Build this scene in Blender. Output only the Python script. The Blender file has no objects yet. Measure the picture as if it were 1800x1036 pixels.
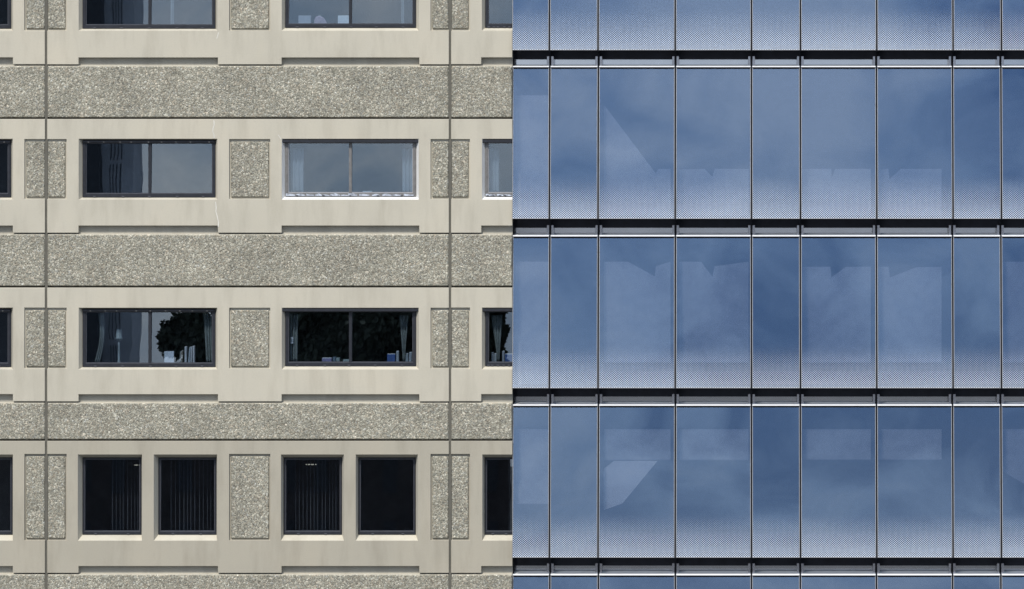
import bpy, bmesh, math, random
from mathutils import Vector, Matrix
random.seed(7)
R = math.radians
# ------------------------------------------------------------------ camera, sky, sun, exposure
S = 0.0125                 # metres per unit of the elevation drawing
VX, VY, ZV, D = 1300, 150, 15.0, 90.0
scene = bpy.context.scene
C = scene.collection
cam = bpy.data.cameras.new('camera')
camo = bpy.data.objects.new('camera', cam); C.objects.link(camo)
camo.location = (0, -D, ZV); camo.rotation_euler = (R(90), 0, 0)
cam.sensor_width = 36.0; cam.lens = 36.0*D/(1800*S)
cam.shift_x = (900-VX)/1800.0; cam.shift_y = (VY-518)/1800.0
cam.clip_start = 1.0; cam.clip_end = 6000
scene.camera = camo
SUN_EL, SUN_AZ = 52.0, 17.0          # azimuth: degrees to the left of the facade's normal

CLOUD = (12.53, 6.02, 10.14)
world = bpy.data.worlds.new('World'); scene.world = world; world.use_nodes = True
wt = world.node_tree; wn = wt.nodes; wl = wt.links
for n in list(wn): wn.remove(n)
wout = wn.new('ShaderNodeOutputWorld'); bg = wn.new('ShaderNodeBackground')
sky = wn.new('ShaderNodeTexSky'); sky.sky_type = 'NISHITA'; sky.sun_disc = False
sky.sun_elevation = R(SUN_EL); sky.sun_rotation = R(180+SUN_AZ)
sky.altitude = 50; sky.air_density = 1.0; sky.dust_density = 0.6; sky.ozone_density = 1.5
tc = wn.new('ShaderNodeTexCoord')
# broken cloud cover over the whole dome: large grey-blue masses with finer wisps
mp = wn.new('ShaderNodeMapping'); mp.inputs['Scale'].default_value = (1, 1, 1.5); mp.inputs['Location'].default_value = CLOUD; mp.inputs['Rotation'].default_value = (0, R(35), 0)
nz = wn.new('ShaderNodeTexNoise'); nz.inputs['Scale'].default_value = 8.0; nz.inputs['Detail'].default_value = 2; nz.inputs['Roughness'].default_value = 0.4
nw = wn.new('ShaderNodeTexNoise'); nw.inputs['Scale'].default_value = 28.0; nw.inputs['Detail'].default_value = 6; nw.inputs['Roughness'].default_value = 0.55; nw.inputs['Distortion'].default_value = 1.0
am = wn.new('ShaderNodeMath'); am.operation = 'MULTIPLY_ADD'; am.inputs[1].default_value = 0.62
cr = wn.new('ShaderNodeValToRGB'); e = cr.color_ramp.elements
e[0].position = 0.485; e[0].color = (0.18, 0.29, 0.50, 1); e[1].position = 0.77; e[1].color = (1.0, 1.0, 1.04, 1)
k = e.new(0.61); k.color = (0.52, 0.63, 0.80, 1)
sc = wn.new('ShaderNodeMix'); sc.data_type = 'RGBA'; sc.blend_type = 'MULTIPLY'; sc.inputs['Factor'].default_value = 1.0; sc.inputs['B'].default_value = (10, 10, 10, 1)
mx = wn.new('ShaderNodeMix'); mx.data_type = 'RGBA'; mx.inputs['Factor'].default_value = 0.8
wl.new(tc.outputs['Generated'], mp.inputs['Vector'])
for q in (nz, nw): wl.new(mp.outputs[0], q.inputs['Vector'])
wl.new(nw.outputs['Fac'], am.inputs[0]); wl.new(nz.outputs['Fac'], am.inputs[2]); a2 = wn.new('ShaderNodeMath'); a2.operation = 'MULTIPLY'; a2.inputs[1].default_value = 0.75; wl.new(am.outputs[0], a2.inputs[0]); wl.new(a2.outputs[0], cr.inputs['Fac'])
wl.new(cr.outputs['Color'], sc.inputs['A']); wl.new(sc.outputs['Result'], mx.inputs['B'])
wl.new(sky.outputs[0], mx.inputs['A']); wl.new(mx.outputs['Result'], bg.inputs['Color'])
bg.inputs['Strength'].default_value = 0.1
wl.new(bg.outputs[0], wout.inputs['Surface'])
sl = bpy.data.lights.new('sun', 'SUN'); sl.energy = 3.0; sl.angle = R(7); sl.color = (1, 0.96, 0.90)
so = bpy.data.objects.new('sun', sl); C.objects.link(so)
sdir = Vector((-math.sin(R(SUN_AZ))*math.cos(R(SUN_EL)), -math.cos(R(SUN_AZ))*math.cos(R(SUN_EL)), math.sin(R(SUN_EL))))
so.rotation_euler = sdir.to_track_quat('Z', 'Y').to_euler(); so.location = (-30, -60, 80)
vs = scene.view_settings
vs.view_transform = 'Standard'; vs.look = 'None'; vs.gamma = 1.0; vs.use_curve_mapping = False
vs.exposure = 0.55

# ------------------------------------------------------------------ helpers
def X(px): return (px-VX)*S
def Z(py): return ZV+(VY-py)*S
class MB:
    def __init__(s): s.v = []; s.f = []
    def poly(s, pts): n = len(s.v); s.v += [tuple(p) for p in pts]; s.f.append(tuple(range(n, n+len(pts))))
    def hexa(s, p):   # p: 8 points, front quad (ccw from camera: bl br tr tl) then back quad
        n = len(s.v); s.v += [tuple(q) for q in p]
        for f in ((0,1,2,3),(5,4,7,6),(4,0,3,7),(1,5,6,2),(3,2,6,7),(4,5,1,0)): s.f.append(tuple(n+i for i in f))
    def box(s, x0, x1, y0, y1, z0, z1):
        s.hexa([(x0,y0,z0),(x1,y0,z0),(x1,y0,z1),(x0,y0,z1),(x0,y1,z0),(x1,y1,z0),(x1,y1,z1),(x0,y1,z1)])
    def pbox(s, x0, x1, p0, p1, y0, y1): s.box(X(x0), X(x1), y0, y1, Z(p1), Z(p0))      # drawing coordinates
    def prism(s, pts, y0, y1):       # pts drawing coordinates, clockwise on the sheet = ccw in space
        n = len(pts); b = len(s.v)
        s.v += [(X(a), y0, Z(c)) for a, c in pts]+[(X(a), y1, Z(c)) for a, c in pts]
        s.f.append(tuple(range(b, b+n))); s.f.append(tuple(range(b+2*n-1, b+n-1, -1)))
        for i in range(n):
            j = (i+1) % n; s.f.append((b+i, b+n+i, b+n+j, b+j))
    def lathe(s, cx, cy, prof, seg=14):
        b = len(s.v)
        for r, z in prof:
            for k in range(seg):
                a = 2*math.pi*k/seg; s.v.append((cx+r*math.cos(a), cy+r*math.sin(a), z))
        for i in range(len(prof)-1):
            for k in range(seg):
                k2 = (k+1) % seg; s.f.append((b+i*seg+k, b+i*seg+k2, b+(i+1)*seg+k2, b+(i+1)*seg+k))
        s.f.append(tuple(range(b+seg-1, b-1, -1))); e = b+(len(prof)-1)*seg; s.f.append(tuple(range(e, e+seg)))
    def build(s, name, mat, parent=None, bevel=0, seg=1, smooth=False, fix=True, origin=None):
        me = bpy.data.meshes.new(name)
        v = s.v if origin is None else [(a-origin[0], b-origin[1], c-origin[2]) for a, b, c in s.v]
        me.from_pydata(v, [], s.f); me.update()
        if fix:
            bm = bmesh.new(); bm.from_mesh(me); bmesh.ops.remove_doubles(bm, verts=bm.verts, dist=1e-5)
            bmesh.ops.recalc_face_normals(bm, faces=bm.faces); bm.to_mesh(me); bm.free()
        if smooth:
            for p in me.polygons: p.use_smooth = True
        me.materials.append(mat)
        o = bpy.data.objects.new(name, me); C.objects.link(o)
        if origin is not None: o.location = origin
        if parent: o.parent = parent
        if bevel:
            m = o.modifiers.new('bevel', 'BEVEL'); m.width = bevel; m.segments = seg; m.limit_method = 'ANGLE'; m.angle_limit = R(40)
        return o
def plate(mb, x0, x1, p0, p1, holes, y0, y1, back=False):
    """slab with rectangular openings, drawing coordinates"""
    xs = sorted(set([x0, x1]+[min(max(h[i], x0), x1) for h in holes for i in (0, 1)]))
    ps = sorted(set([p0, p1]+[min(max(h[i], p0), p1) for h in holes for i in (2, 3)]))
    def solid(i, j):
        if i < 0 or j < 0 or i >= len(xs)-1 or j >= len(ps)-1: return False
        cx, cp = (xs[i]+xs[i+1])/2, (ps[j]+ps[j+1])/2
        return not any(h[0] < cx < h[1] and h[2] < cp < h[3] for h in holes)
    P = lambda i, j, y: (X(xs[i]), y, Z(ps[j]))
    for i in range(len(xs)-1):
        for j in range(len(ps)-1):
            if not solid(i, j): continue
            mb.poly([P(i,j+1,y0), P(i+1,j+1,y0), P(i+1,j,y0), P(i,j,y0)])
            if back: mb.poly([P(i,j,y1), P(i+1,j,y1), P(i+1,j+1,y1), P(i,j+1,y1)])
            if not solid(i-1, j): mb.poly([P(i,j+1,y1), P(i,j+1,y0), P(i,j,y0), P(i,j,y1)])
            if not solid(i+1, j): mb.poly([P(i+1,j+1,y0), P(i+1,j+1,y1), P(i+1,j,y1), P(i+1,j,y0)])
            if not solid(i, j-1): mb.poly([P(i,j,y0), P(i+1,j,y0), P(i+1,j,y1), P(i,j,y1)])
            if not solid(i, j+1): mb.poly([P(i,j+1,y1), P(i+1,j+1,y1), P(i+1,j+1,y0), P(i,j+1,y0)])
def tag(o, label, cat, group=None):
    o['label'] = label; o['category'] = cat
    if group: o['group'] = group
    return o
def empty(name, loc): o = bpy.data.objects.new(name, None); C.objects.link(o); o.location = loc; return o
def child(o, root):
    o.parent = root; o.matrix_parent_inverse = Matrix.Translation(-Vector(root.location)); return o   # roots are only moved, never turned

# ------------------------------------------------------------------ materials
def mat(name):
    m = bpy.data.materials.new(name); m.use_nodes = True
    nt = m.node_tree; b = nt.nodes['Principled BSDF']; return m, nt, b
def N(nt, t, **kw):
    n = nt.nodes.new(t)
    for k, v in kw.items():
        if k in n.inputs.keys(): n.inputs[k].default_value = v
        else: setattr(n, k, v)
    return n
def M(nt, op, a, b=None, clamp=False):
    n = nt.nodes.new('ShaderNodeMath'); n.operation = op; n.use_clamp = clamp
    for i, q in enumerate((a, b)):
        if q is None: continue
        if isinstance(q, (int, float)): n.inputs[i].default_value = q
        else: nt.links.new(q, n.inputs[i])
    return n.outputs[0]
def ramp(nt, fac, stops):
    r = nt.nodes.new('ShaderNodeValToRGB'); e = r.color_ramp.elements
    while len(e) < len(stops): e.new(0.5)
    for k, (p, c) in zip(e, stops): k.position = p; k.color = (*c, 1)
    nt.links.new(fac, r.inputs['Fac']); return r.outputs['Color']
def mixc(nt, f, a, b, mode='MIX'):
    n = nt.nodes.new('ShaderNodeMix'); n.data_type = 'RGBA'; n.blend_type = mode
    for k, q in (('Factor', f), ('A', a), ('B', b)):
        if isinstance(q, (int, float)): n.inputs[k].default_value = q
        elif isinstance(q, tuple): n.inputs[k].default_value = (*q, 1)
        else: nt.links.new(q, n.inputs[k])
    return n.outputs['Result']
def pos(nt): return nt.nodes.new('ShaderNodeNewGeometry').outputs['Position']
def simple(name, col, rough=0.6, metal=0.0, vary=0.12, scale=6.0, bump=0.0):
    m, nt, b = mat(name)
    n = N(nt, 'ShaderNodeTexNoise', Scale=scale, Detail=5.0); nt.links.new(pos(nt), n.inputs['Vector'])
    lo = tuple(c*(1-vary) for c in col); hi = tuple(min(1, c*(1+vary)) for c in col)
    nt.links.new(ramp(nt, n.outputs['Fac'], [(0.3, lo), (0.7, hi)]), b.inputs['Base Color'])
    b.inputs['Roughness'].default_value = rough; b.inputs['Metallic'].default_value = metal
    if bump:
        bp = N(nt, 'ShaderNodeBump', Strength=bump, Distance=0.01); nt.links.new(n.outputs['Fac'], bp.inputs['Height']); nt.links.new(bp.outputs[0], b.inputs['Normal'])
    return m
def concrete(name, base):
    m, nt, b = mat(name); p = pos(nt)
    n1 = N(nt, 'ShaderNodeTexNoise', Scale=0.55, Detail=4.0, Roughness=0.55); nt.links.new(p, n1.inputs['Vector'])
    mp = N(nt, 'ShaderNodeMapping', Scale=(2.6, 2.6, 0.5)); nt.links.new(p, mp.inputs['Vector'])
    n2 = N(nt, 'ShaderNodeTexNoise', Scale=1.0, Detail=6.0, Roughness=0.6); nt.links.new(mp.outputs[0], n2.inputs['Vector'])
    n3 = N(nt, 'ShaderNodeTexNoise', Scale=38.0, Detail=5.0, Roughness=0.7); nt.links.new(p, n3.inputs['Vector'])
    c = ramp(nt, n1.outputs['Fac'], [(0.3, tuple(k*0.93 for k in base)), (0.5, base), (0.72, (base[0]*1.05, base[1]*1.035, base[2]*1.02))])
    c = mixc(nt, 0.42, c, ramp(nt, n2.outputs['Fac'], [(0.33, (0.70, 0.685, 0.66)), (0.52, (1, 1, 1)), (0.75, (1.04, 1.03, 1.0))]), 'MULTIPLY')
    c = mixc(nt, 0.5, c, ramp(nt, n3.outputs['Fac'], [(0.25, (0.86, 0.86, 0.85)), (0.55, (1, 1, 1))]), 'MULTIPLY')
    nt.links.new(c, b.inputs['Base Color']); b.inputs['Roughness'].default_value = 0.85
    bp = N(nt, 'ShaderNodeBump', Strength=0.25, Distance=0.006); nt.links.new(n3.outputs['Fac'], bp.inputs['Height']); nt.links.new(bp.outputs[0], b.inputs['Normal'])
    return m
def aggregate(name):
    m, nt, b = mat(name); p = pos(nt)
    wn_ = N(nt, 'ShaderNodeTexNoise', Scale=14.0, Detail=2.0); nt.links.new(p, wn_.inputs['Vector'])
    wv = nt.nodes.new('ShaderNodeVectorMath'); wv.operation = 'MULTIPLY_ADD'
    nt.links.new(wn_.outputs['Color'], wv.inputs[0]); wv.inputs[1].default_value = (0.05, 0.05, 0.05); nt.links.new(p, wv.inputs[2])
    v = N(nt, 'ShaderNodeTexVoronoi', Scale=34.0, Randomness=1.0); nt.links.new(wv.outputs[0], v.inputs['Vector'])
    v2 = N(nt, 'ShaderNodeTexVoronoi', Scale=62.0, Randomness=1.0); nt.links.new(wv.outputs[0], v2.inputs['Vector'])
    sp = nt.nodes.new('ShaderNodeSeparateColor'); nt.links.new(v.outputs['Color'], sp.inputs[0])
    sp2 = nt.nodes.new('ShaderNodeSeparateColor'); nt.links.new(v2.outputs['Color'], sp2.inputs[0])
    stops = [(0.0, (0.10,0.098,0.085)), (0.14, (0.155,0.15,0.13)), (0.4, (0.27,0.26,0.225)), (0.62, (0.30,0.30,0.275)), (0.8, (0.40,0.385,0.34)), (0.92, (0.62,0.61,0.56)), (1.0, (0.85,0.84,0.79))]
    c1 = ramp(nt, sp.outputs['Red'], stops); c2 = ramp(nt, sp2.outputs['Green'], stops)
    c = mixc(nt, 0.45, c1, c2)
    hue = ramp(nt, sp.outputs['Blue'], [(0.0, (1.06, 0.98, 0.93)), (0.3, (1, 1, 1)), (0.8, (0.98, 1.0, 1.0)), (1.0, (0.92, 0.97, 1.08))])
    c = mixc(nt, 1.0, c, hue, 'MULTIPLY')
    n1 = N(nt, 'ShaderNodeTexNoise', Scale=1.3, Detail=5.0); nt.links.new(p, n1.inputs['Vector'])
    c = mixc(nt, 1.0, c, ramp(nt, n1.outputs['Fac'], [(0.32, (0.755, 0.72, 0.63)), (0.7, (0.99, 0.945, 0.825))]), 'MULTIPLY')
    nt.links.new(c, b.inputs['Base Color']); b.inputs['Roughness'].default_value = 0.75
    h = M(nt, 'ADD', M(nt, 'SUBTRACT', 0.6, v.outputs['Distance']), M(nt, 'MULTIPLY', M(nt, 'SUBTRACT', 0.6, v2.outputs['Distance']), 0.5))
    bp = N(nt, 'ShaderNodeBump', Strength=0.75, Distance=0.012); nt.links.new(h, bp.inputs['Height']); nt.links.new(bp.outputs[0], b.inputs['Normal'])
    return m
def glass(name, refl, rtint, ttint, wave=0.02, frit=False, wscale=0.7):
    m, nt, b = mat(name); nt.nodes.remove(b); out = nt.nodes['Material Output']
    gl = N(nt, 'ShaderNodeBsdfGlossy', Color=(*rtint, 1), Roughness=0.004)
    tr = N(nt, 'ShaderNodeBsdfTransparent', Color=(*ttint, 1))
    n = N(nt, 'ShaderNodeTexNoise', Scale=wscale, Detail=2.0); nt.links.new(pos(nt), n.inputs['Vector'])
    bp = N(nt, 'ShaderNodeBump', Strength=wave, Distance=0.1); nt.links.new(n.outputs['Fac'], bp.inputs['Height']); nt.links.new(bp.outputs[0], gl.inputs['Normal'])
    mix = N(nt, 'ShaderNodeMixShader', Fac=refl); nt.links.new(tr.outputs[0], mix.inputs[1]); nt.links.new(gl.outputs[0], mix.inputs[2])
    res = mix.outputs[0]
    if frit:
        t = nt.nodes.new('ShaderNodeTexCoord'); s = nt.nodes.new('ShaderNodeSeparateXYZ'); nt.links.new(t.outputs['Object'], s.inputs[0])
        a = M(nt, 'COSINE', M(nt, 'MULTIPLY', s.outputs['X'], 2*math.pi/(4.2*S)))
        c = M(nt, 'COSINE', M(nt, 'MULTIPLY', s.outputs['Z'], 2*math.pi/(3.7*S)))
        f = M(nt, 'MULTIPLY', a, c)
        mr = N(nt, 'ShaderNodeMapRange'); nt.links.new(s.outputs['Z'], mr.inputs[0])
        mr.inputs[1].default_value = 0.0; mr.inputs[2].default_value = 88*S; mr.inputs[3].default_value = 0.15; mr.inputs[4].default_value = 1.06
        mask = M(nt, 'MULTIPLY', M(nt, 'SUBTRACT', f, mr.outputs[0]), 4.0, True)
        df = N(nt, 'ShaderNodeBsdfDiffuse', Color=(0.74, 0.76, 0.78, 1))
        mk = nt.nodes.new('ShaderNodeMixShader'); nt.links.new(mask, mk.inputs[0]); nt.links.new(res, mk.inputs[1]); nt.links.new(df.outputs[0], mk.inputs[2])
        res = mk.outputs[0]
    nt.links.new(res, out.inputs['Surface']); return m

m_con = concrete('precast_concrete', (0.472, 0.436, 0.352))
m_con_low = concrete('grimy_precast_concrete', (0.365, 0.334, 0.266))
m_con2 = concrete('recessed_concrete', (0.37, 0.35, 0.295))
m_agg = aggregate('exposed_aggregate')
m_seal = simple('joint_sealant', (0.105, 0.098, 0.078), 0.8)
m_frame = simple('dark_window_frame', (0.013, 0.0145, 0.020), 0.45, vary=0.3, scale=14)
m_frame2 = simple('grey_window_frame', (0.15, 0.145, 0.14), 0.5, vary=0.2, scale=10)
m_bead = simple('dark_glazing_bead', (0.05, 0.052, 0.062), 0.5, vary=0.2)
m_white = simple('white_paint', (0.70, 0.69, 0.66), 0.55, vary=0.04)
m_gask = simple('peeling_gasket', (0.34, 0.37, 0.42), 0.7, vary=0.6, scale=18)
m_glassL = glass('window_glass', 0.11, (0.80, 0.90, 1.0), (0.72, 0.76, 0.80), 0.006)
m_glassR = glass('coated_glass', 0.35, (0.272, 0.372, 0.535), (0.80, 0.82, 0.86), 0.01, True, 0.5)
m_alu = simple('aluminium_edge', (0.36, 0.36, 0.37), 0.4, 0.3, vary=0.05)
m_cap = simple('white_metal_cap', (0.80, 0.80, 0.80), 0.45, vary=0.03)
m_black = simple('black_metal', (0.010, 0.011, 0.015), 0.6, vary=0.2)
m_black.node_tree.nodes['Principled BSDF'].inputs['Specular IOR Level'].default_value = 0.12
m_panel = simple('satin_metal_panel', (0.46, 0.47, 0.50), 0.10, 0.9, vary=0.05, scale=1.5)
m_brack = simple('bracket_metal', (0.40, 0.40, 0.43), 0.2, 0.85, vary=0.08)
m_dark = simple('dark_interior', (0.13, 0.127, 0.12), 0.9)
m_slab = simple('floor_slab_concrete', (0.22, 0.21, 0.20), 0.9)
m_blind = simple('blind_fabric', (0.44, 0.45, 0.46), 0.9, vary=0.12)
m_curt = simple('curtain_fabric', (0.26, 0.29, 0.275), 0.95, vary=0.15, scale=9)
m_curtw = simple('pale_curtain_fabric', (0.30, 0.345, 0.37), 0.95, vary=0.08)

# ------------------------------------------------------------------ ground
g = MB(); g.poly([(-3000,-3000,0),(3000,-3000,0),(3000,3000,0),(-3000,3000,0)])
gr = g.build('ground', simple('asphalt_ground', (0.06, 0.06, 0.058), 0.9, vary=0.25, scale=0.3)); gr['kind'] = 'structure'

# ------------------------------------------------------------------ concrete building
LB = empty('concrete_office_building', (X(440), 2.0, 0))
tag(LB, 'beige precast concrete office building with pebbled aggregate bands, on the left', 'building')
MODS = [(-260, 79), (83, 789), (793, 900.5)]
#        concrete top, notch top, concrete bottom, band bottom
ST = [(-88, 101.5, 113.5, 206), (209.5, 397, 409.5, 502.5), (506, 693.5, 706, 772), (775.5, 995.5, 1007.5, 1100)]
WROW = {0: (-53, 54), 1: (244.5, 351), 2: (541.5, 649.5), 3: (799.5, 950.5)}
PROW = {0: (-50, 54), 1: (245, 350), 2: (541.5, 648), 3: (798.5, 950)}
WCOL = [(-222, 22.5), (138.5, 382), (495.5, 736), (847.5, 1085)]
W4 = [(-95, 22.5), (137, 249.5), (270.5, 381.5), (494, 604.5), (625.5, 734.5), (848, 960)]
PCOL = [(43, 79), (83, 117), (403, 475), (757, 789), (793, 826)]
NOTCH = [(-222, 22.5), (138, 383), (495, 737), (846, 1085)]
inside = lambda r, m: r[1] > m[0] and r[0] < m[1]
for si, (ct, nt_, cb, bb) in enumerate(ST):
    wins = [(a, b, *WROW[si]) for a, b in (W4 if si == 3 else WCOL)]
    pans = [(a, b, *PROW[si]) for a, b in PCOL]
    for m in MODS:
        mb = MB()
        hol = [h for h in wins+pans if inside(h, m)]+[(a, b, nt_, cb+1) for a, b in NOTCH if inside((a, b), m)]
        plate(mb, m[0], m[1], ct, cb, hol, 0.0, 0.115)
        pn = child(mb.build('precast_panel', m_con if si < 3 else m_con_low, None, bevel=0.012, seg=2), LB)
        mb = MB(); plate(mb, m[0], m[1], ct-3, bb+3, [h for h in wins if inside(h, m)], 0.1152, 0.30)
        bk = mb.build('recess_backing', m_con2); child(bk, LB)
        mb = MB(); mb.pbox(m[0]+0.6, m[1]-0.6, cb+3.2, bb+1.0, 0.004, 0.1145)
        child(mb.build('aggregate_band', m_agg, bevel=0.022, seg=1), LB)
        lip = MB(); lip.hexa([(X(m[0]+1.2), 0.022, Z(cb+4.2)), (X(m[1]-1.2), 0.022, Z(cb+4.2)), (X(m[1]-1.2), 0.03, Z(cb+2.4)), (X(m[0]+1.2), 0.03, Z(cb+2.4)),
                              (X(m[0]+1.2), 0.1148, Z(cb+4.2)), (X(m[1]-1.2), 0.1148, Z(cb+4.2)), (X(m[1]-1.2), 0.1148, Z(cb+1.8)), (X(m[0]+1.2), 0.1148, Z(cb+1.8))])
        child(lip.build('band_lip', m_con), LB)
    for a, b in PCOL:
        mb = MB(); i0 = 1.0 if a in (83, 793) else 2.6; i1 = 1.0 if b in (79, 789) else 2.6
        p0, p1 = PROW[si]
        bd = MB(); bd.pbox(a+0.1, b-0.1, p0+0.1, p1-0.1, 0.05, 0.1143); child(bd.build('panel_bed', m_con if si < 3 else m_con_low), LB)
        mb.pbox(a+i0, b-i1, p0+4.2, p1-3.0, 0.014, 0.0497)
        child(mb.build('aggregate_panel', m_agg, bevel=0.02, seg=1), LB)
for a, b in ((79, 83), (789, 793)):
    mb = MB(); mb.pbox(a-0.5, b+0.5, -120, 1110, 0.028, 0.1149)
    child(mb.build('joint_sealant', m_seal), LB)

def splay(mb, o, i, y0, y1, last=False):
    """sloping reveal from the opening's edge o at depth y0 to the window's edge i at depth y1 (x0, x1, p0, p1)"""
    A = [(o[0], o[3]), (o[1], o[3]), (o[1], o[2]), (o[0], o[2])]; B = [(i[0], i[3]), (i[1], i[3]), (i[1], i[2]), (i[0], i[2])]
    for k in range(4):
        j = (k+1) % 4
        if last and k == 1: continue
        mb.poly([(X(A[k][0]), y0, Z(A[k][1])), (X(A[j][0]), y0, Z(A[j][1])), (X(B[j][0]), y1, Z(B[j][1])), (X(B[k][0]), y1, Z(B[k][1]))])
def pane(parent, x0, x1, p0, p1, y, lean, m, name='pane', th=0.012):
    t = math.tan(R(lean))*(p1-p0)*S
    mb = MB(); z0, z1 = Z(p1), Z(p0); a, b = X(x0), X(x1)
    mb.hexa([(a,y,z0),(b,y,z0),(b,y+t,z1),(a,y+t,z1),(a,y+th,z0),(b,y+th,z0),(b,y+t+th,z1),(a,y+t+th,z1)])
    return mb.build(name, m, parent)
LEAN = 2.2
def window(o, i, style, mull=None, last=False, depth=0.10):
    """o: opening, i: outside of the frame"""
    fm = m_frame2 if style == 'grey' else m_frame
    yf = depth; x0, x1, p0, p1 = i
    fw, ft, fb = (5, 5, 6.5) if mull else (2.6, 2.0, 5.5)
    mb = MB(); gx0, gx1, gp0, gp1 = x0+fw, (x1 if last else x1-fw), p0+ft, p1-fb
    plate(mb, x0, x1, p0, p1, [(gx0, gx1+(5 if last else 0), gp0, gp1)], yf, yf+0.09, True)
    w = mb.build('window', fm, None, bevel=0.006)
    # inner stop of the frame
    mb = MB(); plate(mb, gx0-1, min(gx1+1, x1), gp0-1, gp1+1, [(gx0+1.3, (gx1+9 if last else gx1-1.3), gp0+1.5, gp1-1.3)], yf+0.022, yf+0.0895)
    mb.build('glazing_bead', m_alu if style == 'grey' else m_bead, w)
    if mull:
        mb = MB(); mb.pbox(mull-2.6, mull+2.6, gp0-0.5, gp1+0.5, yf+0.008, yf+0.088); mb.build('mullion', fm if style != 'brown' else m_frame2, w, bevel=0.004)
        if mull < gx1:
            pane(w, gx0, mull-2, gp0, gp1, yf+0.035, LEAN, m_glassL); pane(w, mull+2, gx1, gp0, gp1, yf+0.035, LEAN, m_glassL)
    else: pane(w, gx0, gx1, gp0, gp1, yf+0.035, 2.6, m_glassL)
    mb = MB(); splay(mb, (o[0], 900.5 if last else o[1], o[2], o[3]), (x0, x1, p0, p1), 0.004, yf+0.03, last)
    mb.build('reveal', m_white if style == 'grey' else m_con, w, fix=False)
    if style in ('grey', 'header'):        # dark hood over the window
        mb = MB(); mb.pbox(o[0]+0.3, (900.5 if last else o[1]-0.3), o[2]+1.2, o[2]+6.6, 0.012, yf+0.02); mb.build('hood', m_frame, w, bevel=0.008)
    elif mull:
        mb = MB(); mb.pbox(x0+0.5, x1-0.5, p0+0.6, p0+4.6, yf-0.045, yf+0.01); mb.build('hood', m_frame, w, bevel=0.006)
    n = 5 if mull else 2
    for k in range(n):
        cx = x0+(x1-x0)*(k+0.5)/n+random.uniform(-3, 3)
        if cx > x1-4: continue
        mb = MB(); mb.prism([(cx-2.6, p1-2.6), (cx+2.6, p1-2.6), (cx+1.6, p1-0.2), (cx-1.6, p1-0.2)], yf-0.012, yf+0.004); mb.build('clip', m_bead, w, bevel=0.003)
    if mull and style != 'grey':
        for k in range(9):
            cx = x0+(x1-x0)*(k+0.5)/9+random.uniform(-5, 5)
            if cx > x1-4: continue
            mb = MB(); mb.prism([(cx-1.3, p0+2.9), (cx+1.3, p0+2.9), (cx+0.8, p0+4.3), (cx-0.9, p0+4.3)], yf-0.051, yf-0.043); mb.build('screw', m_frame2, w)
    if style == 'grey':                    # ragged gasket along the bottom rail
        mb = MB(); xx = x0+1; rr = random.Random(int(x0))
        while xx < x1-3:
            l = rr.uniform(7, 19); l = min(l, x1-1-xx); h0, h1 = rr.uniform(2.0, 4.6), rr.uniform(2.0, 4.6)
            mb.prism([(xx, p1-1), (xx, p1-1-h0), (xx+l*0.5, p1-1.4-h1), (xx+l, p1-1-h0*0.6), (xx+l, p1-1)][::1], yf-0.012, yf+0.006); xx += l+rr.uniform(0.5, 5)
        mb.build('torn_gasket', m_gask, w)
    return child(w, LB)
for si in (0, 1, 2):
    t, b = WROW[si]
    st2 = {0: 'dark', 1: 'grey', 2: 'header'}[si]
    for k, (a, c) in enumerate(WCOL):
        st = 'dark' if k in (0, 1) else st2
        if k < 2: i = (a+5.5, c-4.5, t+2, b-3.5); mu = (262 if k == 1 else -100)
        else: i = (a+5, c-5.5, t+1.5, b-5); mu = (615 if k == 2 else 968)
        last = k == 3
        if last: i = (i[0], 900, i[2], i[3])
        if last:
            w = window((a, 900.5, t, b), i, st, mu, True)
            pane(w, i[0]+5, 899.8, i[2]+5, i[3]-6.5, 0.135, LEAN, m_glassL).parent = w
        else: window((a, c, t, b), i, st, mu)
for a, c in W4:
    t, b = WROW[3]
    last = c == 960
    i = (a+(6 if a < 400 else 3), (900 if last else c-(3 if a < 400 else 5)), t+6.5, b-9)
    window((a, 900.5 if last else c, t, b), i, 'dark', None, last, 0.17)
# interior shell
mb = MB(); mb.pbox(-260, 899, -120, 1110, 4.2, 4.4); child(mb.build('interior_wall', m_dark), LB)
for p0, p1 in ((-175, -70), (116, 222), (412, 520), (709, 786), (1004, 1110)):
    mb = MB(); mb.pbox(-260, 899, p0, p1, 0.301, 4.19); child(mb.build('floor_slab', m_dark), LB)
for a, b in ((70, 92), (420, 440), (780, 802)):
    mb = MB(); mb.pbox(a, b, -110, 1100, 0.302, 4.18); child(mb.build('partition', m_dark), LB)
# cracks filled with pale mortar
def crack(pts, w):
    mb = MB()
    for (a, b), (c, d) in zip(pts, pts[1:]):
        mb.hexa([(X(c-w),-0.0025,Z(d)),(X(c+w),-0.0025,Z(d)),(X(a+w),-0.0025,Z(b)),(X(a-w),-0.0025,Z(b)),(X(c-w),0.003,Z(d)),(X(c+w),0.003,Z(d)),(X(a+w),0.003,Z(b)),(X(a-w),0.003,Z(b))])
    child(mb.build('filled_crack', m_fill, fix=False), LB)
m_fill = simple('crack_mortar', (0.60, 0.58, 0.52), 0.9)
crack([(376, 212), (376.5, 220), (374.5, 226), (374, 232), (376, 236), (376.5, 243)], 0.8)
crack([(379, 355), (380, 365), (379.5, 372), (382, 381), (384, 391), (383.5, 399)], 0.8)
crack([(384, 57), (383, 62), (381, 68)], 0.7); crack([(489, 237), (492, 242), (494, 245)], 0.6)

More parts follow.
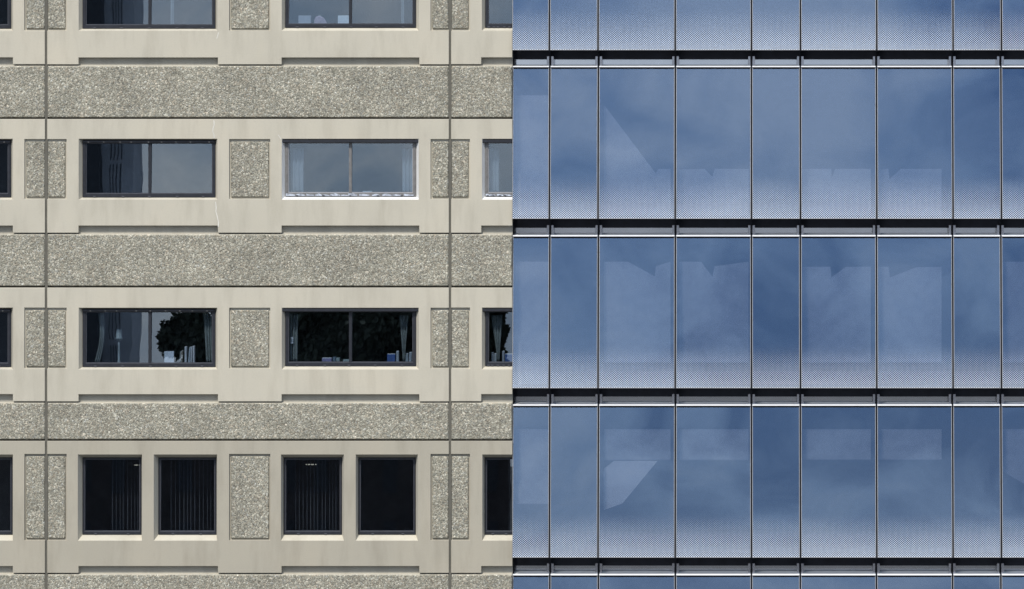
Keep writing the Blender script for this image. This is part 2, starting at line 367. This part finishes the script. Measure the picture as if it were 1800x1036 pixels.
# ------------------------------------------------------------------ glass building
RB = empty('glass_office_building', (X(1420), 2.5, 0))
tag(RB, 'blue glass curtain wall building with dotted white frit, on the right', 'building')
JX = [901, 966, 1051.5, 1187, 1321, 1407, 1541, 1675, 1760, 1894]
RT = [(-178.5, 88.5), (117.5, 384.5), (415.5, 682), (713.5, 979.5), (1012, 1277)]
RLEAN = 4.0; YB = -0.10
tanL = math.tan(R(RLEAN))
CAPB = 0.60
PR = random.Random(11)
for ri, (pt, pb) in enumerate(RT):
    h = (pb-pt)*S
    ytop = YB+tanL*h
    for k in range(len(JX)-1):
        a, b = JX[k]+(1.45 if k else 0), JX[k+1]-1.45
        xa, xb, z0, z1 = X(a), X(b), Z(pb), Z(pt)
        def slanted(mb, x0, x1, u0, u1, y0, y1):      # piece lying in the leaning plane, u = height along it
            f = lambda u, y: YB+tanL*u+y
            mb.hexa([(x0,f(u0,y0),z0+u0),(x1,f(u0,y0),z0+u0),(x1,f(u1,y0),z0+u1),(x0,f(u1,y0),z0+u1),(x0,f(u0,y1),z0+u0),(x1,f(u0,y1),z0+u0),(x1,f(u1,y1),z0+u1),(x0,f(u1,y1),z0+u1)])
        org = (xa, YB, z0)
        mb = MB(); slanted(mb, xa+0.0118, xb-0.0118, 0.014, h-0.05, 0.0, 0.02)
        yw, pi_ = PR.uniform(-0.4, 0.4), PR.uniform(-0.2, 0.2)      # no pane is set dead true
        if k == 0: yw = 0.05
        mb.v = [(vx, vy+0.012+math.tan(R(yw))*(vx-(xa+xb)/2)+math.tan(R(pi_))*(vz-z0-h/2), vz) for vx, vy, vz in mb.v]
        gp = mb.build('glass_pane', m_glassR, None, origin=org)
        child(gp, RB)
        for x0, x1 in ((xa, xa+0.0115), (xb-0.0115, xb)):
            mb = MB(); slanted(mb, x0, x1, 0.0, h, -0.006, 0.05); e = mb.build('edge_strip', m_alu, gp); e.location = (-org[0], -org[1], -org[2])
        mb = MB(); slanted(mb, xa+0.0118, xb-0.0118, 0.0, 0.0138, -0.004, 0.05); e = mb.build('bottom_rail', m_alu, gp); e.location = (-org[0], -org[1], -org[2])
        mb = MB(); slanted(mb, xa+0.0118, xb-0.0118, h-0.0498, h-0.014, -0.003, 0.05); e = mb.build('top_gasket', m_black, gp); e.location = (-org[0], -org[1], -org[2])
        # sloping white cap behind the head of the pane
        mb = MB(); yc = ytop-0.03; zc = Z(pt)
        mb.hexa([(xa,yc,zc-0.012),(xb,yc,zc-0.012),(xb,yc,zc+0.014),(xa,yc,zc+0.014),(xa,CAPB+0.1,zc-0.012),(xb,CAPB+0.1,zc-0.012),(xb,CAPB+0.1,zc+0.050),(xa,CAPB+0.1,zc+0.050)])
        child(mb.build('cap', m_cap, None, bevel=0.004), RB)
        # recess behind the gap above this pane
        pu = pt-31 if ri else pt-29
        mb = MB(); q0, q1 = Z(pt-3.4), Z(pu+15); dy = math.tan(R(0.8))*(q1-q0); ya = CAPB+0.06
        mb.hexa([(xa-.015,ya,q0),(xb+.015,ya,q0),(xb+.015,ya+dy,q1),(xa-.015,ya+dy,q1),(xa-.015,ya+.1,q0),(xb+.015,ya+.1,q0),(xb+.015,ya+.1,q1),(xa-.015,ya+.1,q1)]); child(mb.build('recess_panel', m_panel), RB)
        mb = MB(); mb.pbox(a-1.2, b+1.2, pu-4, pu+17.5, 0.42, CAPB+0.02); child(mb.build('black_soffit', m_black), RB)
        for x0, x1 in ((a+0.4, a+4.6), (b-4.4, b-0.4)):
            if x0 < 903: continue
            mb = MB(); mb.pbox(x0, x1, pu+12.5, pt-1.6, 0.30, CAPB+0.05); child(mb.build('bracket', m_brack, bevel=0.004), RB)
for j in JX[1:-1]:
    for ri, (pt, pb) in enumerate(RT):
        h = (pb-pt)*S; z0 = Z(pb)
        f = lambda u, y: YB+tanL*u+y
        x0, x1 = X(j-1.4), X(j+1.4); mb = MB()
        mb.hexa([(x0,f(-.02,0.03),z0-.02),(x1,f(-.02,0.03),z0-.02),(x1,f(h,0.03),z0+h),(x0,f(h,0.03),z0+h),(x0,0.40,z0-.02),(x1,0.40,z0-.02),(x1,0.40,z0+h),(x0,0.40,z0+h)])
        child(mb.build('joint_gasket', m_black), RB)
        mb = MB(); mb.pbox(j-1.35, j+1.35, pt-34, pt+0.8, 0.34, CAPB+0.055); child(mb.build('joint_fin', m_black), RB)
        mb = MB(); mb.hexa([(x0,f(h,0),z0+h-.03),(x1,f(h,0),z0+h-.03),(x1,f(h,0),z0+h+.012),(x0,f(h,0),z0+h+.012),(x0,CAPB,z0+h-.03),(x1,CAPB,z0+h-.03),(x1,CAPB,z0+h+.045),(x0,CAPB,z0+h+.045)])
        child(mb.build('cap_joint', m_black), RB)
# interior: slabs, bulkheads, back wall, party wall
for ri, (pt, pb) in enumerate(RT):
    mb = MB(); mb.pbox(903, 1894, pt-28, pt+6, CAPB+0.165, 6.0); child(mb.build('floor_slab', m_slab), RB)
    mb = MB(); mb.pbox(903, 1894, pt+6.1, pt+42, CAPB+0.17, CAPB+0.3); child(mb.build('bulkhead', m_slab), RB)
mb = MB(); mb.pbox(903, 1894, -178, 1277, 6.01, 6.2); child(mb.build('interior_wall', m_slab), RB)
mb = MB(); mb.pbox(901, 902.8, -178, 1277, 0.20, 6.2); child(mb.build('party_wall', m_black), RB)

# roller blinds behind the glass (drawing coordinates of their outline, clockwise); slants and notches are shadow edges cut into the shape
def blind(pts, label, y=0.50):
    cx = sum(p[0] for p in pts)/len(pts); cb = max(p[1] for p in pts)
    mb = MB(); mb.prism(pts, y, y+0.008)
    o = mb.build('roller_blind', m_blind, None)
    bx0 = min(p[0] for p in pts if p[1] > cb-3); bx1 = max(p[0] for p in pts if p[1] > cb-3)
    if bx1-bx0 > 20:
        mb = MB(); mb.pbox(bx0+0.2, bx1-0.2, cb-1.4, cb+0.4, y-0.008, y-0.0005); mb.build('bottom_bar', m_alu, o)
    tag(o, label, 'blind', 'roller blinds behind the blue glass')
rect = lambda a, b, p, q: [(a, q), (a, p), (b, p), (b, q)]
blind(rect(904, 963, 168, 384), 'pale roller blind behind the leftmost narrow pane, second glass row from top')
blind([(1060, 384), (1060, 186), (1063, 188), (1152, 306), (1156, 298), (1178, 298), (1178, 384)], 'roller blind cut along a long diagonal shadow edge, in the wide pane of the second glass row')
blind([(1194, 384), (1194, 299), (1238, 298), (1252, 312), (1256, 298), (1316, 298), (1316, 384)], 'lowered roller blind in the fourth pane of the second glass row')
blind([(1411, 384), (1411, 298), (1462, 298), (1463, 314), (1469, 298), (1532, 298), (1532, 384)], 'low roller blind in the sixth pane of the second glass row')
blind([(1546, 384), (1546, 298), (1563, 298), (1565, 316), (1585, 298), (1657, 298), (1657, 384)], 'low roller blind with a shadow wedge cut out in the seventh pane of the second glass row')
blind(rect(904, 963, 462, 682), 'pale roller blind behind the leftmost narrow pane, third glass row from top')
blind([(1060, 640), (1060, 462), (1103, 462), (1150, 488), (1152, 470), (1178, 462), (1178, 640)], 'roller blind with a shadow wedge cut from its top in the wide third pane of the third glass row')
blind([(1194, 640), (1194, 462), (1232, 462), (1252, 489), (1256, 470), (1316, 462), (1316, 640)], 'roller blind with a shadow wedge cut from its top in the fourth pane of the third glass row')
blind([(1411, 640), (1411, 471), (1461, 471), (1462, 490), (1488, 471), (1532, 471), (1532, 640)], 'roller blind with a shadow wedge cut from its top in the sixth pane of the third glass row')
blind([(1546, 640), (1546, 471), (1563, 471), (1566, 490), (1612, 472), (1657, 471), (1657, 640)], 'roller blind with a shadow wedge cut from its top in the seventh pane of the third glass row')
blind(rect(1764, 1890, 462, 640), 'roller blind at the right picture edge, third glass row from top')
blind(rect(904, 963, 758, 890), 'pale roller blind behind the leftmost narrow pane, fourth glass row from top')
blind(rect(1060, 1178, 758, 812.5), 'short roller blind above the sheet standing in for a sun patch, third pane of the fourth row')
blind(rect(1194, 1316, 758, 812.5), 'short roller blind in the fourth pane of the fourth glass row')
blind(rect(1411, 1532, 758, 812), 'short roller blind in the sixth pane of the fourth glass row')
blind(rect(1546, 1657, 758, 812), 'short roller blind in the seventh pane of the fourth glass row')
blind([(1764, 832), (1764, 758), (1890, 758), (1890, 905)], 'roller blind with bottom cut along a slanting shadow edge at the right picture edge, fourth glass row')
mb = MB(); mb.prism([(1060, 901), (1060, 828), (1078, 814), (1155, 814), (1093, 889)], 0.47, 0.478)  # added sheet, shaped and coloured as a slanting patch of sunlight
tag(mb.build('sun_patch_sheet', simple('sun_patch_pale', (0.72, 0.72, 0.72), 0.9, vary=0.06)), 'added pale sheet standing in for a slanting sun patch behind the wide third pane of the fourth glass row', 'blind')

# ------------------------------------------------------------------ things inside the concrete building's windows
def curtain(top, bot, pt, pb, label, m, folds=5, y=0.34, bend=0.0, group='curtains in the concrete building windows'):
    mb = MB(); nx, nz_ = folds*6, 14
    for j in range(nz_+1):
        t = j/nz_; a = top[0]+(bot[0]-top[0])*t+bend*math.sin(math.pi*t); b = top[1]+(bot[1]-top[1])*t+bend*0.7*math.sin(math.pi*t)
        for i in range(nx+1):
            u = i/nx; mb.v.append((X(a+(b-a)*u), y+0.03*math.sin(u*folds*2*math.pi+0.6*math.sin(3*t))*(0.6+0.5*t), Z(pt+(pb-pt)*t)))
    for j in range(nz_):
        for i in range(nx):
            k = j*(nx+1)+i; mb.f.append((k, k+nx+1, k+nx+2, k+1))
    o = mb.build('curtain', m, None, smooth=True)
    s = o.modifiers.new('solid', 'SOLIDIFY'); s.thickness = 0.004
    return tag(o, label, 'curtain', group)
curtain((168, 178), (161, 171), 552, 640, 'grey-green curtain left of the lamp in the third-storey left window', m_curt, 3, bend=6)
curtain((354, 374), (359, 374), 552, 640, 'grey-green curtain right of the upright books in the third-storey left window', m_curt, 4)
curtain((504, 521), (505, 520), 552, 637, 'blue-grey curtain at the left end of the third-storey window with blue binders', m_curt, 3)
curtain((700, 716), (706, 709), 556, 637, 'gathered tapering curtain hanging above the blue binders', m_curt, 3)
curtain((862, 882), (873, 876), 556, 637, 'gathered tapering curtain in the window cut off by the glass building', m_curt, 3)
curtain((508, 531), (508, 531), 262, 340, 'pale straight curtain at the left of the white-framed window', m_curtw, 3)
curtain((705, 724), (705, 724), 262, 340, 'pale straight curtain at the right of the white-framed window', m_curtw, 3)
curtain((856, 876), (856, 876), 262, 340, 'pale curtain in the white-framed window cut off by the glass building', m_curtw, 3)
curtain((703, 708), (703, 708), -40, 48, 'thin pale curtain in the top right window with the pink bag', m_curtw, 2)
curtain((296, 302), (296, 302), -40, 48, 'thin pale curtain in the top left window', m_curtw, 2)
m_paper = simple('white_paper', (0.75, 0.78, 0.80), 0.9, vary=0.03)
m_lamp = simple('lamp_enamel', (0.28, 0.33, 0.33), 0.5)
m_sillw = simple('window_shelf', (0.16, 0.15, 0.14), 0.7)
# inner window boards that carry the small things
for (a, b, p) in ((143, 379, 641.5), (499, 731, 639), (853, 899, 639), (499, 731, 343), (499, 731, 48.5)):
    mb = MB(); mb.pbox(a, b, p, p+2.0, 0.26, 0.60); child(mb.build('window_board', m_sillw), LB)
def lamp():
    r = empty('desk_lamp', (X(203.5), 0.46, Z(641.5)))
    z = lambda p: Z(p)
    mb = MB(); mb.lathe(X(203.5), 0.46, [(0.05, z(641.4)), (0.045, z(640)), (0.028, z(638)), (0.022, z(610)), (0.02, z(603))]); child(mb.build('stem', m_lamp, smooth=True), r)
    mb = MB(); mb.lathe(X(203.5), 0.46, [(0.02, z(603.5)), (0.085, z(598)), (0.09, z(597)), (0.07, z(596)), (0.066, z(583)), (0.06, z(581)), (0.01, z(580))]); child(mb.build('shade', m_lamp, smooth=True), r)
    tag(r, 'pale green lamp standing in the third-storey left window', 'lamp')
lamp()
def book(x0, x1, p0, p1, col, label, y=0.36, tilt=0, cat='book', name='book', group='books on the window boards', d=0.18):
    mb = MB(); mb.prism([(x0, p1), (x0+tilt, p0), (x1+tilt, p0), (x1, p1)], y, y+d)
    o = mb.build(name, simple(name+'_cover', col, 0.6, vary=0.1), None, bevel=0.004)
    if name in ('book', 'binder'):
        mb = MB(); mb.prism([(x0+0.5+tilt*0.95, p0-0.02), (x0+0.5+tilt, p0-0.45), (x1-0.5+tilt, p0-0.45), (x1-0.5+tilt*0.95, p0-0.02)], y+0.012, y+d-0.004); mb.build('page_block', m_paper, o)
    return tag(o, label, cat, group)
book(311.5, 313.5, 621, 641.4, (0.35,0.36,0.34), 'short grey book, leftmost of the row right of the white card', tilt=1)
book(314.2, 316, 619, 641.4, (0.40,0.36,0.30), 'thin tan book, second of the row right of the white card', tilt=1)
book(320.5, 324, 612, 641.4, (0.62,0.64,0.66), 'tall pale book, third of the row right of the white card')
book(326.5, 329.5, 613, 641.4, (0.45,0.50,0.54), 'blue-grey leaning book, fourth of the row right of the white card', tilt=2)
book(330.5, 333, 612, 641.4, (0.60,0.61,0.62), 'pale leaning book, fifth of the row right of the white card', tilt=1.4)
book(335, 338, 611, 641.4, (0.66,0.67,0.68), 'pale upright book at the right end of the row')
book(285, 302, 619.5, 641.4, (0.72,0.78,0.84), 'white card standing at the mullion of the third-storey left window', y=0.33, cat='card', name='card', group=None, d=0.02)
book(563, 580, 632, 638.9, (0.30,0.28,0.46), 'flat purple book lying left of the mullion, third-storey middle window')
book(582, 587, 630, 638.9, (0.16,0.22,0.28), 'small dark blue box beside the purple book', cat='box', name='box', group=None)
book(588, 594, 631.5, 638.9, (0.32,0.40,0.40), 'small grey-green box between the dark box and the mullion', cat='box', name='box', group=None)
book(600, 611, 634.5, 638.9, (0.34,0.42,0.42), 'low grey-green tray against the mullion', cat='tray', name='tray', group=None)
book(678, 692, 625, 638.9, (0.06,0.12,0.32), 'wide blue binder under the tapering curtain', name='binder', cat='binder', group='binders on the window boards')
book(694, 698.5, 620, 638.9, (0.40,0.44,0.48), 'grey-white binder between blue binder and curtain end', name='binder', cat='binder', group='binders on the window boards')
book(710, 715, 624, 638.9, (0.36,0.42,0.45), 'grey binder, first right of the curtain end', name='binder', cat='binder', group='binders on the window boards')
book(716, 721, 622, 638.9, (0.42,0.46,0.50), 'pale grey binder at the right end of the middle window', name='binder', cat='binder', group='binders on the window boards', tilt=0.8)
book(862, 866, 622, 638.9, (0.45,0.48,0.50), 'pale binder, first in the window cut off by the glass building', name='binder', cat='binder', group='binders on the window boards')
book(867, 871, 624, 638.9, (0.42,0.46,0.48), 'grey binder left of the curtain in the cut off window', name='binder', cat='binder', group='binders on the window boards')
book(881, 885, 620, 638.9, (0.36,0.38,0.42), 'dark grey binder right of the curtain in the cut off window', name='binder', cat='binder', group='binders on the window boards')
book(886, 899, 625, 638.9, (0.06,0.12,0.32), 'blue binder at the edge of the cut off window', name='binder', cat='binder', group='binders on the window boards')
book(634, 650, 337, 342.9, (0.62,0.68,0.72), 'folded pale paper right of the mullion in the white-framed window', cat='paper', name='paper', group=None, tilt=1, d=0.1)
book(591, 611, 27, 48.4, (0.70,0.78,0.82), 'pale blue box left of the mullion in the top right window', cat='box', name='box', group=None)
book(521, 543, 27, 48.4, (0.45,0.48,0.52), 'grey box behind the glass left of the pink bag', cat='box', name='box', group=None, y=0.40)
def bag():
    mb = MB(); mb.prism([(550, 48.4), (549, 36), (552, 29), (559, 27.5), (566, 31), (571, 39), (573, 48.4)], 0.33, 0.46)
    o = mb.build('bag', simple('pink_cloth', (0.46, 0.36, 0.42), 0.9, vary=0.25, scale=12), None, bevel=0.03, seg=3)
    mb = MB(); mb.prism([(556, 28.5), (556.5, 25.5), (561, 25.5), (561.5, 28.5)], 0.385, 0.40); mb.build('handle', m_curt, o)
    tag(o, 'slumped pink bag on the board of the top right window', 'bag')
bag()
def tagsw():
    mb = MB(); mb.pbox(508, 513, 594, 606, 0.27, 0.285); o = mb.build('wall_switch', m_paper, None, bevel=0.004)
    mb = MB(); mb.pbox(509.3, 511.7, 598, 602, 0.262, 0.2698); mb.build('button', m_lamp, o)
    tag(o, 'small white tag hanging before the blue-grey curtain, middle third-storey window', 'tag')
tagsw()
def vblind(x0, x1, p0, p1, n, label, y=0.75):
    r = empty('vertical_blind', (X((x0+x1)/2), y, Z(p1)))
    mb = MB(); mb.pbox(x0, x1, p0-2.5, p0, y-0.03, y+0.03); child(mb.build('head_rail', m_sillw), r)
    mb = MB(); w = 0.045; mb.hexa([(-.004,-w,Z(p1)),(.004,-w,Z(p1)),(.004,-w,Z(p0)),(-.004,-w,Z(p0)),(-.004,w,Z(p1)),(.004,w,Z(p1)),(.004,w,Z(p0)),(-.004,w,Z(p0))])
    me = None
    for k in range(n):
        if me is None: o = mb.build('slat', m_slat); me = o.data
        else: o = bpy.data.objects.new('slat', me); C.objects.link(o)
        o.location = (X(x0+(x1-x0)*(k+0.5)/n+random.uniform(-0.6, 0.6)), y, 0); o.rotation_euler = (0, 0, R(random.uniform(-14, 14)))
        child(o, r)
    tag(r, label, 'blind', 'vertical blinds in the ground row')
m_slat = simple('slat_fabric', (0.17, 0.17, 0.175), 0.8, vary=0.1)
vblind(186, 244, 808, 941, 9, 'open vertical blind in the leftmost whole window of the bottom row')
vblind(290, 374, 808, 941, 12, 'open vertical blind in the second whole window of the bottom row')
vblind(510, 596, 808, 941, 13, 'open vertical blind in the third whole window of the bottom row')
m_em = bpy.data.materials.new('fluorescent_tube'); m_em.use_nodes = True
pb_ = m_em.node_tree.nodes['Principled BSDF']; pb_.inputs['Emission Color'].default_value = (1, 0.93, 0.75, 1); pb_.inputs['Emission Strength'].default_value = 0.45
for x0, x1, p, lab in ((200, 238, 834.5, 'lit ceiling light in the leftmost whole window of the bottom row'), (356, 374, 834, 'lit ceiling light in the second whole window of the bottom row'), (509, 546, 833.5, 'lit ceiling light in the third whole window of the bottom row')):
    mb = MB(); mb.pbox(x0, x1, p-3, p, 2.2, 2.35); o = mb.build('ceiling_light', m_dark)
    mb = MB(); mb.pbox(x0+10, x1-8, p-1.2, p+0.4, 2.19, 2.199); mb.build('tube', m_em, o)
    tag(o, lab, 'ceiling light', 'ceiling lights in the bottom row')

# ------------------------------------------------------------------ across the street, seen mirrored in the windows
def RX(px, y): return X(px)*(1+abs(y)/D)        # where the mirrored sight line at that place of the facade meets depth y
def tower():
    Y0 = -158.0; r = empty('office_tower', (RX(200, Y0), Y0, 0)); m_t = simple('tower_cladding', (0.55, 0.57, 0.60), 0.6, vary=0.2, scale=0.5); m_w = simple('tower_window', (0.05, 0.055, 0.065), 0.4)
    xa, xb = RX(178, Y0), RX(230, Y0)
    mb = MB(); mb.box(xa, xb, Y0-4, Y0, 0, 46); child(mb.build('wall', m_t), r)
    mb = MB(); mb.box(xa-30, xa-0.01, Y0-4, Y0+1, 0, 46); child(mb.build('wing', m_w), r)
    mb = MB(); mb.box(xa-0.2, xb+0.2, Y0-4.2, Y0+0.2, 46, 46.8); child(mb.build('roof', m_w), r)
    for k in range(4):
        for f in range(12):
            mb = MB(); xx = xa+0.5+k*(xb-xa-1)/4; mb.box(xx, xx+0.05, Y0+0.001, Y0+0.06, 1+f*3.6, 4.3+f*3.6); child(mb.build('window', m_w), r)
    tag(r, 'dark office tower mirrored in the left windows of the concrete building', 'building')
tower()
def low_block():
    Y0 = -146.0; xa, xb = RX(-60, Y0), RX(897, Y0-2); r = empty('low_brick_building', ((xa+xb)/2, Y0, 0))
    mb = MB(); mb.box(xa, xb, Y0-2, Y0, 0, 8.3); child(mb.build('wall', simple('dark_brick', (0.07, 0.055, 0.05), 0.9, vary=0.3, scale=0.8)), r)
    mb = MB(); mb.box(xa-0.3, xb, Y0-2.2, Y0+0.3, 8.3, 8.7); child(mb.build('roof', m_slab), r)
    mw = simple('low_window', (0.03, 0.03, 0.035), 0.4); n = 16
    for k in range(n):
        for f in range(2):
            mb = MB(); xx = xa+(xb-xa)*(k+0.3)/n; mb.box(xx, xx+(xb-xa)*0.4/n, Y0+0.001, Y0+0.05, 1.2+f*3.6, 3.2+f*3.6); child(mb.build('window', mw), r)
    tag(r, 'low dark brick building mirrored in the bottom row of windows', 'building')
low_block()
m_leaf = simple('tree_leaf', (0.10, 0.115, 0.08), 0.8, vary=0.4, scale=1.0); m_bark = simple('tree_bark', (0.07, 0.055, 0.04), 0.9)
def tree(cx, cy, h, rad, label, seed):
    rr = random.Random(seed); r = empty('tree', (cx, cy, 0))
    mb = MB(); mb.lathe(cx, cy, [(0.45, 0), (0.3, h*0.3), (0.15, h*0.7)], 8)
    child(mb.build('trunk', m_bark, smooth=True), r)
    mb = MB(); lobes = []
    for k in range(24):
        a = rr.uniform(0, 6.28); q = rr.uniform(0.2, 0.8)*rad; lobes.append((cx+q*math.cos(a), cy+q*math.sin(a), h*rr.uniform(0.45, 0.84), rad*rr.uniform(0.3, 0.48)))
    for k in range(16000):
        lx, ly, lz, lr = rr.choice(lobes)
        d = Vector((rr.gauss(0,1), rr.gauss(0,1), rr.gauss(0,1))).normalized()*lr*rr.uniform(0.1, 1.0)
        p = Vector((lx, ly, lz))+d; s = rr.uniform(0.14, 0.26) if d.length > lr*0.7 else rr.uniform(0.35, 0.6)
        u = Vector((rr.gauss(0,1), rr.gauss(0,1), rr.gauss(0,1))).normalized(); w = u.orthogonal().normalized()
        mb.poly([p-u*s, p+w*s*0.7, p+u*s, p-w*s*0.7])
    child(mb.build('crown', m_leaf, fix=False), r)
    tag(r, label, 'tree', 'trees across the street')
for k, (px, h, rad, lab) in enumerate(((392, 17.4, 3.5, 'dense tree mirrored right of the mullion in the third-storey left window'), (480, 16.6, 4.0, 'dense tree mirrored between the left and middle third-storey windows'),
        (560, 17.0, 4.4, 'dense tree mirrored in the left half of the middle third-storey window'), (690, 16.8, 4.2, 'dense tree mirrored in the right half of the middle third-storey window'), (790, 15.6, 2.2, 'dense tree mirrored in the third-storey window beside the glass building'),
        (860, 15.8, 1.1, 'narrow tree mirrored at the cut edge of the third-storey window beside the glass building'))):
    tree(RX(px, -150), -150, h, rad, lab, k+1)
